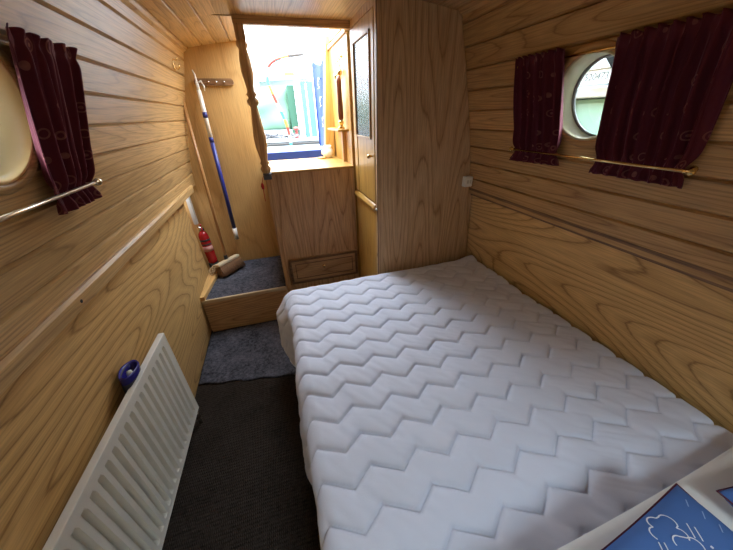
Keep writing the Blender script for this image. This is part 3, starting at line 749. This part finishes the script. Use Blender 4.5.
t = empty('bottle', (-.657, .985, .385), 'dark sleeve bottle with blue violet rim tucked behind the white radiator', 'bottle')
vs = []; fs = []; seg = 28
def ell(z, a, c, rot=.5):
    o_ = []
    for k in range(seg):
        g = 2 * PI * k / seg; x = a * math.cos(g) * (1 + .08 * math.sin(3 * g)); y_ = c * math.sin(g)
        o_.append((x * math.cos(rot) - y_ * math.sin(rot), x * math.sin(rot) + y_ * math.cos(rot), z))
    return o_
for z, a, c in ((0, .010, .040), (.1, .013, .048), (.2, .017, .056), (.23, .024, .060), (.262, .027, .060), (.262, .023, .055), (.2, .014, .048)): vs += [(x + max(0, z - .19) * .2, y, zz_9) for x, y, zz_9 in ell(z, a, c, .15)]
for j in range(6):
    for k in range(seg): fs.append((j * seg + k, j * seg + (k + 1) % seg, (j + 1) * seg + (k + 1) % seg, (j + 1) * seg + k))
fs.append(tuple(range(seg))[::-1])
body = mesh_obj('sleeve', vs, fs, NAVY, t, smooth=True)
vs = []; fs = []
for z, a, c in ((.238, .0265, .062), (.262, .029, .064), (.268, .027, .061), (.262, .022, .052), (.225, .018, .042)): vs += [(x + .012, y, q9) for x, y, q9 in ell(z, a, c, .15)]
for j in range(4):
    for k in range(seg): fs.append((j * seg + k, j * seg + (k + 1) % seg, (j + 1) * seg + (k + 1) % seg, (j + 1) * seg + k))
mesh_obj('rim', vs, fs, BLUEPL, t, smooth=True)
b = MB(); b.lathe([(.008, 0), (.010, .012), (.008, .022), (0, .024)], (.012, 0, .235), (0, 0, 1), 14); o = b.build('white_spout', WPLAST); o.parent = t

_R = Matrix.Rotation(-.16, 3, 'X')
t.rotation_euler = (-.16, 0, 0); t.location = Vector((-.654, .985, .648)) - _R @ Vector((0, 0, .262))

# ------------------------------------------------------------------ curtains and rods
def curtain(label, fx, sgn, yt0, yt1, yb0, yb1, pleats, grp, ph=0.0, hem=.0):
    z1, z0, zr = 1.626, 1.243, 1.289
    n, m = 150, 60; vs = []; uvs = []; fs = []
    for j in range(m + 1):
        v = j / m; z = z1 + (z0 - z1) * v + 0
        # distance from lower rod pinches the folds
        near = math.exp(-((z - zr) / .020) ** 2); neart = math.exp(-((z - 1.606) / .014) ** 2)
        amp = .0115 * (1 - .75 * near) * (1 - .6 * neart) * (.75 + .5 * v)
        for i in range(n + 1):
            u = i / n
            sq = 1 - .10 * math.exp(-((z - zr) / .03) ** 2)          # gathered at the rod
            yc = (yt0 + yt1) / 2 * (1 - v) + (yb0 + yb1) / 2 * v; hw = ((yt1 - yt0) * (1 - v) + (yb1 - yb0) * v) / 2 * (sq if v > .5 else 1)
            wob = .05 * math.sin(v * 2.7 + ph) + .03 * math.sin(v * 6 + ph * 2)
            p = (u + wob * u * (1 - u) * 2) * pleats * 2 * PI + ph
            p += .9 * math.sin(v * 3 + u * 5 + ph)
            f = math.sin(p) + .45 * math.sin(p * 1.73 + ph + v * 1.5) + .15 * math.sin(p * 3.1 + v * 4)
            y = yc + hw * (2 * u - 1) + .004 * math.cos(p) * (1 - near)
            x = fx(z) + sgn * (.028 + amp * f + .006 * max(0, (zr - z) / .05))
            zz2 = z + (hem * (u - .5) * v) + (.004 * math.sin(p) * (v > .95)) + (.004 * math.sin(p + 1) if v < .02 else 0)
            vs.append((x, y, zz2)); uvs.append((u * (yt1 - yt0) * 2.1 + ph, v * .42))
    for j in range(m):
        for i in range(n): a = j * (n + 1) + i; fs.append((a, a + 1, a + n + 2, a + n + 1))
    o = mesh_obj('curtain', vs, fs, VELVET, uvs=uvs, smooth=True); md = o.modifiers.new('s', 'SOLIDIFY'); md.thickness = .002
    tag(o, label, 'curtain', grp); return o
G = 'burgundy porthole curtains'
curtain('burgundy patterned curtain hanging right of the left wall porthole', wx, 1, .918, 1.165, .925, 1.125, 5.3, G, .6)
curtain('narrower burgundy curtain left of the right wall porthole, nearer the wardrobe', rx, -1, .958, 1.180, .925, 1.190, 7.5, G, 2.1, hem=-.01)
curtain('wide burgundy curtain right of the right wall porthole, cut by the picture edge', rx, -1, .50, .788, .522, .797, 9, G, 4.0)

def rod(label, fx, sgn, y0, y1, z, off, mat, grp):
    x = fx(z) + sgn * off
    t_ = empty('curtain_rod', (x, (y0 + y1) / 2, z), label, 'curtain rod', grp)
    b_ = MB(); b_.tube([(x, y0, z), (x, y1, z)], .0045, 12); b_.build('rail', mat, t_)
    for y_, dr_ in ((y0, -1), (y1, 1)):
        b_ = MB(); b_.lathe([(.0045, -.006), (.0075, -.003), (.0055, .002), (.010, .008), (.011, .014), (.007, .020), (0, .022)], (x, y_, z), (0, dr_, 0), 16); b_.build('finial', mat, t_)
        b_ = MB(); b_.tube([(x, y_ - dr_ * .008, z), (x - sgn * off * .97, y_ - dr_ * .008, z)], .0035, 8); b_.lathe([(.011, 0), (.009, .004), (.004, .006)], (x - sgn * off * .97, y_ - dr_ * .008, z), (sgn, 0, 0), 14); b_.build('bracket', mat, t_)
    return t_
G = 'curtain rods'
rod('thin pale metal rod across the foot of the left wall porthole curtain', wx, 1, .47, 1.105, 1.292, .047, PALEM, G)
rod('pale metal rod above the left wall porthole carrying the curtain top', wx, 1, .47, 1.15, 1.600, .012, STEEL, G)
rod('thin brass rod across the feet of the two right wall curtains', rx, -1, .517, 1.160, 1.290, .047, BRASS, G)
rod('brass rod above the right wall porthole carrying two curtain tops', rx, -1, .50, 1.165, 1.602, .012, BRASS, G)

# ------------------------------------------------------------------ things in the left corner
# rack with pegs
t = empty('hook_rack', (-.295, 2.59, 1.675), 'dark wooden rack with pale pegs screwed high on the stern bulkhead', 'rack')
b = MB(); pts = [(-.42 + .0, 1.675)]
pl = arc(-.400, 1.675, .020, 90, 270, 8) + arc(-.185, 1.675, .020, -90, 90, 8)
b.prism(pl, 1, 2.588, 2.606); b.build('board', MAH, t, grain=0)
for x in (-.375, -.325, -.275, -.225):
    b = MB(); b.lathe([(.008, 0), (.006, .004), (.004, .012), (.007, .018), (0, .021)], (x, 2.588, 1.675), (0, -1, 0), 12); b.build('peg', STEEL, t)
# boat hook
A = Vector((-.397, 2.555, 1.665)); B = Vector((-.412, 2.575, .53)); dv = (B - A).normalized(); Lh = (B - A).length
t = empty('boat_hook', tuple(B), 'blue and white striped boat hook pole hanging from the rack', 'boat hook')
b = MB(); b.tube([A + dv * .36, A + dv * (Lh - .09)], .0155, 14); b.build('blue_shaft', BLUEPOLE, t)
b = MB(); b.tube([A + dv * .04, A + dv * .361], .0145, 14); b.build('white_shaft', WPLAST, t)
b = MB(); b.tube([A + dv * .17, A + dv * .205], .0155, 14); b.build('blue_band', BLUEPOLE, t)
b = MB(); b.tube([A + dv * .33, A + dv * .365], .0162, 14); b.build('blue_band', BLUEPOLE, t)
b = MB(); b.tube([A + dv * (Lh - .10), A + dv * Lh], [.0185, .0165], 14); b.build('end_grip', WPLAST, t)
b = MB(); b.tube([A + dv * .06, A - dv * .01], [.013, .009], 12); b.tube([A, A + Vector((0, 0, .05)), A + Vector((-.008, 0, .075))], [.007, .005, .003], 8)
b.tube([A + Vector((0, 0, .0)), A + Vector((.028, -.004, .012)), A + Vector((.04, -.004, -.02)), A + Vector((.036, -.004, -.045))], [.006, .006, .005, .003], 8); b.build('hook_head', WPLAST, t)
# broom
A = Vector((-.515, 2.56, 1.60)); B = Vector((-.515, 2.44, .40)); dv = (B - A).normalized()
t = empty('broom', (-.51, 2.43, .3), 'long wooden handled broom leaning in the corner, head on the grey step', 'broom')
b = MB(); b.tube([A, B], .0115, 12); b.build('handle', HANDLE, t, grain=2)
hd = Matrix.Translation((-.505, 2.425, .385)) @ Matrix.Rotation(math.radians(50), 4, 'Z') @ Matrix.Rotation(math.radians(-14), 4, 'X') @ Matrix.Scale(1.2, 4)
b = MB(); b.box(-.095, .095, -.027, .027, .004, .026, .008); b.build('head', STRAW, t, xf=hd)
b = MB()
for i in range(19):
    for j in range(5):
        x = -.087 + .0097 * i; y_ = -.021 + .0105 * j; s_ = 1.22
        b.tube([(x, y_, .003), (x * 1.06 + random.uniform(-.003, .003), y_ * s_ * 1.3 + random.uniform(-.003, .003), -.066 + random.uniform(-.003, .003))], [.0050, .0072], 5)
b.build('bristles', BRIST, t, xf=hd)
b = MB(); b.lathe([(.016, 0), (.0145, .06), (.012, .065)], B + Vector((0, 0, -.015)), -dv, 14); b.build('socket', BLACK, t)
# fire extinguisher
t = empty('fire_extinguisher', (-.628, 2.485, .335), 'small red fire extinguisher standing in the left corner behind the panel end', 'fire extinguisher')
xe, ye, ze = -.628, 2.485, .385
b = MB(); b.lathe([(.030, 0), (.036, .006), (.037, .02), (.037, .235), (.034, .255), (.024, .272), (.014, .280), (.014, .290)], (xe, ye, ze), (-.05, 0, 1), 28); b.build('cylinder', RED, t)
b = MB(); b.lathe([(.0374, 0), (.0374, .045)], (xe - .0055, ye, ze + .11), (-.05, 0, 1), 28); b.build('instruction_label', LABEL, t)
b = MB(); b.lathe([(.0377, 0), (.0377, .012)], (xe - .008, ye, ze + .165), (-.05, 0, 1), 28); b.build('label_band', BLACK, t)
b = MB(); b.lathe([(.012, 0), (.015, .006), (.015, .03), (.009, .034)], (xe - .014, ye, ze + .285), (0, 0, 1), 16); b.build('valve', STEEL, t)
b = MB(); b.tube([(xe - .014, ye, ze + .318), (xe + .0, ye - .03, ze + .345), (xe + .012, ye - .07, ze + .35)], .006, 8); b.tube([(xe - .014, ye, ze + .305), (xe + .0, ye - .035, ze + .315), (xe + .01, ye - .06, ze + .30)], .005, 8); b.build('lever', RED, t)
b = MB(); b.lathe([(.012, 0), (.012, .01), (.009, .012)], (xe - .0, ye - .014, ze + .30), (.3, -1, 0), 16); b.build('gauge', BLACK, t)
b = MB(); b.lathe([(.0385, 0), (.0385, .014)], (xe - .010, ye, ze + .20), (-.05, 0, 1), 28); b.box(xe - .045, xe - .02, ye - .01, ye + .035, ze + .195, ze + .22); b.build('strap', BLACK, t)
b = MB(); b.lathe([(.03, 0), (.04, .004), (.04, .05), (.0375, .052)], (xe, ye, .332), (0, 0, 1), 24); b.build('foot_cup', BLACK, t)
# cord bundle below the extinguisher
b = MB()
for k in range(7):
    c0 = Vector((-.617 + random.uniform(-.014, .012), 2.385 + random.uniform(-.03, .03), .338 + .006 * k)); r_ = random.uniform(.018, .030); tl = random.uniform(-.5, .5)
    b.tube([c0 + Vector((r_ * math.cos(g) * .7, r_ * math.sin(g), .012 * math.sin(g + tl))) for g in [2 * PI * q / 16 for q in range(16)]], .0042, 7, True)
tag(b.build('cord_coil', TAN), 'small tangled tan cord on the batten at the foot of the extinguisher', 'cord')
# white conduit above extinguisher
b = MB(); b.box(-.70, -.672, 2.56, 2.60, .70, 1.02, .004); tag(b.build('conduit', plain('grey_white_pvc', (.50, .49, .46), .5)), 'white plastic conduit rising behind the red fire extinguisher', 'conduit')
# brass hook on the left wall
t = empty('coat_hook', (-.458, 2.32, 1.745), 'small brass hook high on the left wall near the stern corner', 'hook')
xh = wx(1.745)
b = MB(); b.box(xh - .001, xh + .004, 2.312, 2.330, 1.71, 1.785, .0015); b.build('backplate', BRASS, t)
b = MB(); b.tube([(xh + .002, 2.321, 1.765), (xh + .02, 2.321, 1.757), (xh + .03, 2.321, 1.772)], .0035, 8); b.tube([(xh + .002, 2.321, 1.73), (xh + .018, 2.321, 1.713), (xh + .028, 2.321, 1.722), (xh + .03, 2.321, 1.74)], .0035, 8); b.build('prongs', BRASS, t)
# key on red fob
t = empty('red_fob', (-.074, 1.99, 1.12), 'red float fob with a dangling cord at the foot of the turned post', 'key fob')
kx, ky = -.082, 2.0
b = MB(); b.lathe([(0, 0), (.007, .004), (.011, .02), (.007, .038), (0, .042)], (kx - .004, ky - .012, 1.045), (0, 0, 1), 14); b.build('float', RED, t)
b = MB(); b.tube([(-.060, 1.985, 1.145), (kx + .006, ky - .012, 1.115), (kx - .004, ky - .012, 1.085)], .0018, 6); b.tube([(kx - .004, ky - .012, 1.05), (kx - .006, ky - .012, .97)], .0022, 6); b.build('cord', RED, t)
# fitting at the foot of the post
b = MB(); b.lathe([(.026, 0), (.028, .006), (.024, .014), (.02, .016)], (-.043, 1.99, 1.130), (0, 0, 1), 20); b.box(-.07, -.02, 1.975, 2.002, 1.105, 1.13, .003)
tag(b.build('post_bracket', plain('gunmetal', (.09, .10, .13), .35, .8)), 'dark metal bracket holding the foot of the turned post', 'bracket')

# power socket on the right
t = empty('light_switch', (1.105, 1.54, 1.07), 'small white light switch where the wardrobe meets the right wall', 'switch')
b = MB(); b.box(1.090, 1.142, 1.518, 1.552, 1.045, 1.105, .004); b.build('surface_box', WPLAST, t)
b = MB(); b.box(1.103, 1.112, 1.513, 1.520, 1.065, 1.085, .002); b.box(1.120, 1.129, 1.513, 1.520, 1.065, 1.085, .002); b.build('rocker', plain('ivory_plastic', (.55, .53, .48), .4), t)

# ------------------------------------------------------------------ things on the doorway lining
t = empty('lining_shelf', (.50, 2.24, 1.36), 'narrow wooden shelf on the doorway lining holding the red brown handle', 'shelf')
b = MB(); b.box(.455, .53, 2.10, 2.48, 1.352, 1.366, .004); b.build('shelf_board', HONEY, t, grain=1)
b = MB(); b.box(.505, .53, 2.20, 2.235, 1.15, 1.352, .003); b.build('support', OAKL, t, grain=2)
t = empty('wooden_spindle', (.497, 2.17, 1.37), 'red brown turned wooden handle with brass collars standing on the lining shelf', 'spindle')
b = MB(); b.lathe([(.010, .05), (.017, .06), (.019, .10), (.017, .17), (.0155, .24), (.017, .27), (.013, .30), (0, .305)], (.497, 2.17, 1.368), (0, 0, 1), 20); b.build('grip', REDWOOD, t, grain=2)
b = MB(); b.lathe([(.022, 0), (.022, .008), (.012, .016), (.012, .028), (.018, .034), (.018, .046), (.012, .052)], (.497, 2.17, 1.367), (0, 0, 1), 20); b.build('brass_collar', BRASS, t)
def keyring(z, y, label):
    t_ = empty('brass_tackle', (.52, y, z), label, 'tackle', 'brass tackle on the doorway lining')
    b_ = MB(); b_.lathe([(.010, 0), (.008, .004), (.004, .012)], (.53, y, z + .03), (-1, 0, 0), 12); b_.tube([(.52, y, z + .03), (.508, y, z + .028), (.505, y, z + .04)], .003, 8); b_.build('hook', BRASS, t_)
    b_ = MB(); b_.tube([(.512, y + .014 * math.cos(g), z + .014 + .016 * math.sin(g)) for g in [2 * PI * q / 18 for q in range(18)]], .0028, 7, True); b_.tube([(.512, y + .010 * math.cos(g), z - .018 + .018 * math.sin(g)) for g in [2 * PI * q / 18 for q in range(18)]], .0028, 7, True); b_.build('ring', STEEL, t_)
    b_ = MB(); b_.lathe([(0, 0), (.012, .004), (.016, .02), (.012, .036), (0, .040)], (.512, y, z - .075), (0, 0, 1), 14); b_.build('weight', BRASS, t_)
keyring(1.745, 2.19, 'brass rings and weight on the lining hook nearer the cabin, beside the net curtain door')
keyring(1.735, 2.30, 'brass rings and weight on the lining hook nearer the doorway frame')
# white jug
t = empty('white_jug', (.445, 2.50, 1.147), 'small white jug on the ledge in the doorway corner', 'jug')
b = MB(); b.lathe([(.026, 0), (.036, .006), (.043, .035), (.040, .06), (.030, .076), (.033, .090), (.030, .092), (.026, .076), (0, .074)], (.445, 2.50, 1.147), (0, 0, 1), 24); b.build('body', WPLAST, t)
b = MB(); b.tube([(.415, 2.49, 1.21), (.395, 2.485, 1.205), (.392, 2.485, 1.18), (.412, 2.49, 1.17)], .004, 8); b.build('handle', WPLAST, t)
b = MB(); b.box(.36, .41, 2.44, 2.50, 1.1475, 1.158, .004, rot=Matrix.Rotation(.4, 3, 'Z')); tag(b.build('sponge', YEL), 'yellow sponge lying beside the white jug on the ledge', 'sponge')

# ------------------------------------------------------------------ outside the stern doors
# blue sill, open door leaf
b = MB(); b.box(-.10, .52, YB + .052, 2.72, 1.05, 1.195, .004); struct(b.build('trim_8', BLUEP))
vs = []; 
q = [((.490, 2.665, 1.15), (.545, 2.665, 1.86)), ((.487, 2.95, 1.15), (.466, 2.95, 1.845))]
b = MB()
pts = [(.470, 2.68, 1.20), (.462, 2.95, 1.20), (.464, 2.95, 1.845), (.48, 2.88, 1.815), (.495, 2.78, 1.80), (.520, 2.68, 1.865)]
vv = [Vector(p) for p in pts]; vv2 = [p + Vector((.028, 0, 0)) for p in vv]; n = len(vv)
b._add(vv + vv2, [tuple(range(n)), tuple(range(n, 2 * n))[::-1]] + [(i, (i + 1) % n, n + (i + 1) % n, n + i) for i in range(n)])
dl = struct(b.build('door_1', BLUEP))
for (y_, z_) in ((2.80, 1.68), (2.78, 1.55), (2.76, 1.40)):
    b = MB(); b.tube([(.49, y_, z_ + .035), (.472, y_, z_ + .03), (.468, y_, z_), (.474, y_, z_ - .03), (.462, y_, z_ - .038)], .004, 8); b.lathe([(0, 0), (.009, .003), (.009, .008), (0, .010)], (.480, y_, z_ + .03), (-1, 0, 0), 12); b.build('door_hook', STEEL, dl)
b = MB(); b.tube([(.458, 2.955, 1.20), (.459, 2.957, 1.84)], .006, 8); b.build('door_edge_strip', BLUEP, dl)

# tiller
t = empty('tiller', (.2, 3.4, .5), 'striped curved swan neck tiller rising beyond the stern doorway', 'tiller')
tp = [(.22, 3.4, .95), (.218, 3.4, 1.255), (.195, 3.4, 1.422), (.149, 3.4, 1.554), (.094, 3.4, 1.72), (.092, 3.4, 1.80), (.105, 3.4, 1.85), (.155, 3.4, 1.899), (.23, 3.4, 1.928), (.309, 3.4, 1.946)]
def catmull(P_, k=6):
    P_ = [Vector(p) for p in P_]; o_ = []
    for i in range(len(P_) - 1):
        a, b_, c, d = P_[max(0, i - 1)], P_[i], P_[i + 1], P_[min(len(P_) - 1, i + 2)]
        for q_ in range(k):
            s_ = q_ / k; o_.append(.5 * ((2 * b_) + (c - a) * s_ + (2 * a - 5 * b_ + 4 * c - d) * s_ ** 2 + (3 * b_ - a - 3 * c + d) * s_ ** 3))
    o_.append(P_[-1]); return o_
cp = catmull(tp); cols = [(0.75, 0.77, 0.75), (0.55, 0.12, 0.08), (0.85, 0.45, .12), (0.35, .6, .55)]
b = MB(); b.tube(cp, .015, 10); nk = b.build('swan_neck', stripes('spiral_tiller_paint', [(.40, .38, .34), (.22, .03, .02), (.40, .14, .03), (.04, .17, .16)], 3.5), t, grain=2)
b = MB(); b.tube([cp[-1], Vector((.36, 3.4, 1.953)), Vector((.452, 3.4, 1.964))], [.012, .015, .014], 12); b.build('tiller_bar', plain('grey_brown_grip', (.06, .05, .045), .5), t)
b = MB(); b.tube([(.22, 3.4, 1.0), (.22, 3.4, .30)], .025, 14); b.build('rudder_post', DECKB, t)
# own stern deck
b = MB(); b.box(-.35, .95, 2.75, 3.30, 1.08, 1.19, .01); tag(b.build('stern_deck', BOATG), 'grey steel stern deck outside the doorway', 'deck')

# neighbour boat across the stern
t = empty('moored_boat', (.3, 4.8, .6), 'moored boat astern with pale deck, green canvas hood and turquoise pillar', 'boat')
b = MB(); b.box(-1.6, 2.2, 4.15, 5.6, .331, 1.135, .02); b.box(-1.6, 2.2, 4.17, 5.6, 1.16, 1.20, .01); b.build('hull', BOATW, t)
b = MB(); b.box(-1.62, 2.22, 4.13, 4.30, 1.13, 1.155, .005); b.build('rubbing_strake', DECKB, t)
# canvas hood
vs = []; fs = []; n, m = 30, 16
for j in range(m + 1):
    for i in range(n + 1):
        u, v = i / n, j / m; x = -1.1 + 1.44 * u; zt = 1.60 + .20 * max(0, (u - .55) / .45); z = 1.30 + (zt - 1.30) * v
        y = 4.50 + .12 * v ** 2 + .02 * math.sin(u * 19 + v * 3) + .015 * math.sin(u * 7 - v * 9); vs.append((x, y, z))
for i in range(n + 1):
    u = i / n; vs.append((-1.1 + 1.44 * u, 5.3, 1.70))
base = (m + 1) * (n + 1)
for j in range(m):
    for i in range(n): a = j * (n + 1) + i; fs.append((a, a + 1, a + n + 2, a + n + 1))
for i in range(n): a = m * (n + 1) + i; fs.append((a, a + 1, base + i + 1, base + i))
hd_ = mesh_obj('canvas_hood', vs, fs, TARP, t, smooth=True); hd_.parent = t; hd_.matrix_parent_inverse = t.matrix_world.inverted(); md = hd_.modifiers.new('s', 'SOLIDIFY'); md.thickness = .01
b = MB(); b.box(.335, .425, 4.45, 4.56, 1.20, 1.80, .005); b.build('dark_green_flap', TARPD, t)
b = MB(); b.box(.43, .51, 4.40, 4.46, 1.20, 1.86, .01); b.build('cabin_frame', BOATW, t)
b = MB(); b.box(.515, .56, 4.38, 4.46, 1.20, 1.84, .005); b.box(.585, .66, 4.38, 4.46, 1.20, 1.84, .005); b.build('turquoise_pillar', TURQ, t)
b = MB(); b.box(-1.2, .44, 4.48, 5.2, 1.22, 1.30, .01); b.build('coaming', BOATW, t)
b = MB(); b.box(.0, .72, 4.8, 5.6, 1.88, 1.93, .01, rot=Matrix.Rotation(-.06, 3, 'Y')); b.build('cabin_roof', BOATG, t)
for i in range(6):
    b = MB(); b.box(.436, .446, 4.396, 4.402, 1.30 + .08 * i, 1.315 + .08 * i); b.build('rivet', DECKB, t)
b = MB()
for k in range(16):
    c0 = Vector((random.uniform(-.08, .33), 4.27 + random.uniform(-.05, .05), 1.215 + random.uniform(0, .045))); r_ = random.uniform(.03, .08)
    b.tube([c0 + Vector((r_ * math.cos(g), r_ * .5 * math.sin(g), .012 * math.sin(g * 2 + k))) for g in [2 * PI * q / 18 for q in range(18)]], .008, 6, True)
tag(b.build('rope_heap', ROPE), 'heap of grey mooring rope on the deck astern below the green hood', 'rope')
b = MB(); b.lathe([(.035, 0), (.03, .02), (.016, .04), (.02, .09), (.035, .10), (.03, .13), (0, .135)], (.37, 4.27, 1.20), (0, 0, 1), 16); tag(b.build('bollard', REDP), 'small faded red bollard on the deck right of the rope heap', 'bollard')
b = MB(); b.box(.36, .50, 4.9, 4.98, 1.925, 1.99, .012); tag(b.build('yellow_float', YEL), 'yellow float lying on the roof of the boat astern', 'float')

# boats seen through the portholes
t = empty('white_cruiser', (2.6, 1.5, .4), 'white cruiser with a numbered plate beyond the right porthole', 'boat')
b = MB(); b.box(2.05, 4.0, -1.5, 3.9, .3, 1.50, .03); b.build('cabin_side', MINT, t)
b = MB(); b.box(1.98, 4.0, -1.5, 3.9, 1.50, 1.56, .01); b.box(2.02, 4.0, -1.5, 3.9, 1.56, 1.70, .01); b.build('gunwale', BOATW, t)
b = MB(); b.box(1.905, 1.925, 1.43, 1.65, 1.565, 1.640, .003); b.box(1.925, 2.02, 1.54, 1.56, 1.6, 1.62); b.build('number_plate', BOATW, t)
b = MB(); b.box(1.895, 1.93, 1.40, 1.72, 1.640, 1.650, .001); b.build('plate_rim', RUBBER, t)
cu = bpy.data.curves.new('plate_number', 'FONT'); cu.body = '520473'; cu.size = .050; cu.extrude = .0006; cu.align_x = 'CENTER'; cu.align_y = 'CENTER'
to = bpy.data.objects.new('tmp', cu); COL.objects.link(to)
to.matrix_world = Matrix.Translation((1.9035, 1.535, 1.603)) @ Matrix(((0, 0, -1, 0), (-1, 0, 0, 0), (0, 1, 0, 0), (0, 0, 0, 1)))
dg = bpy.context.evaluated_depsgraph_get(); dg.update()
me = bpy.data.meshes.new_from_object(to.evaluated_get(dg)); me.transform(to.matrix_world); bpy.data.objects.remove(to)
me.materials.clear(); me.materials.append(plain('plate_ink', (.04, .06, .07), .6))
no = bpy.data.objects.new('plate_number', me); COL.objects.link(no); no.parent = t; no.matrix_parent_inverse = t.matrix_world.inverted()

t = empty('turquoise_boat', (-2.4, 1.5, .4), 'turquoise boat lying close beyond the left porthole', 'boat')
b = MB(); b.box(-4, -1.9, -2, 4.5, .3, 1.42, .03); b.build('hull', TURQ, t)
b = MB(); b.box(-4, -1.85, -2, 4.5, 1.42, 1.47, .01); b.build('gunwale', BOATW, t)

# canal water on every side of the hull
m, nt, N, Lk, bs = nmat('canal_water'); bs.inputs['Base Color'].default_value = (.10, .12, .10, 1); bs.inputs['Roughness'].default_value = .12
b = MB()
for (x0, x1, y0, y1) in ((-40, -.95, -40, 60), (1.5, 40, -40, 60), (-.95, 1.5, 3.8, 60), (-.95, 1.5, -40, -1.7)): b.box(x0, x1, y0, y1, .30, .33)
struct(b.build('canal_water', m)).name = 'ground'
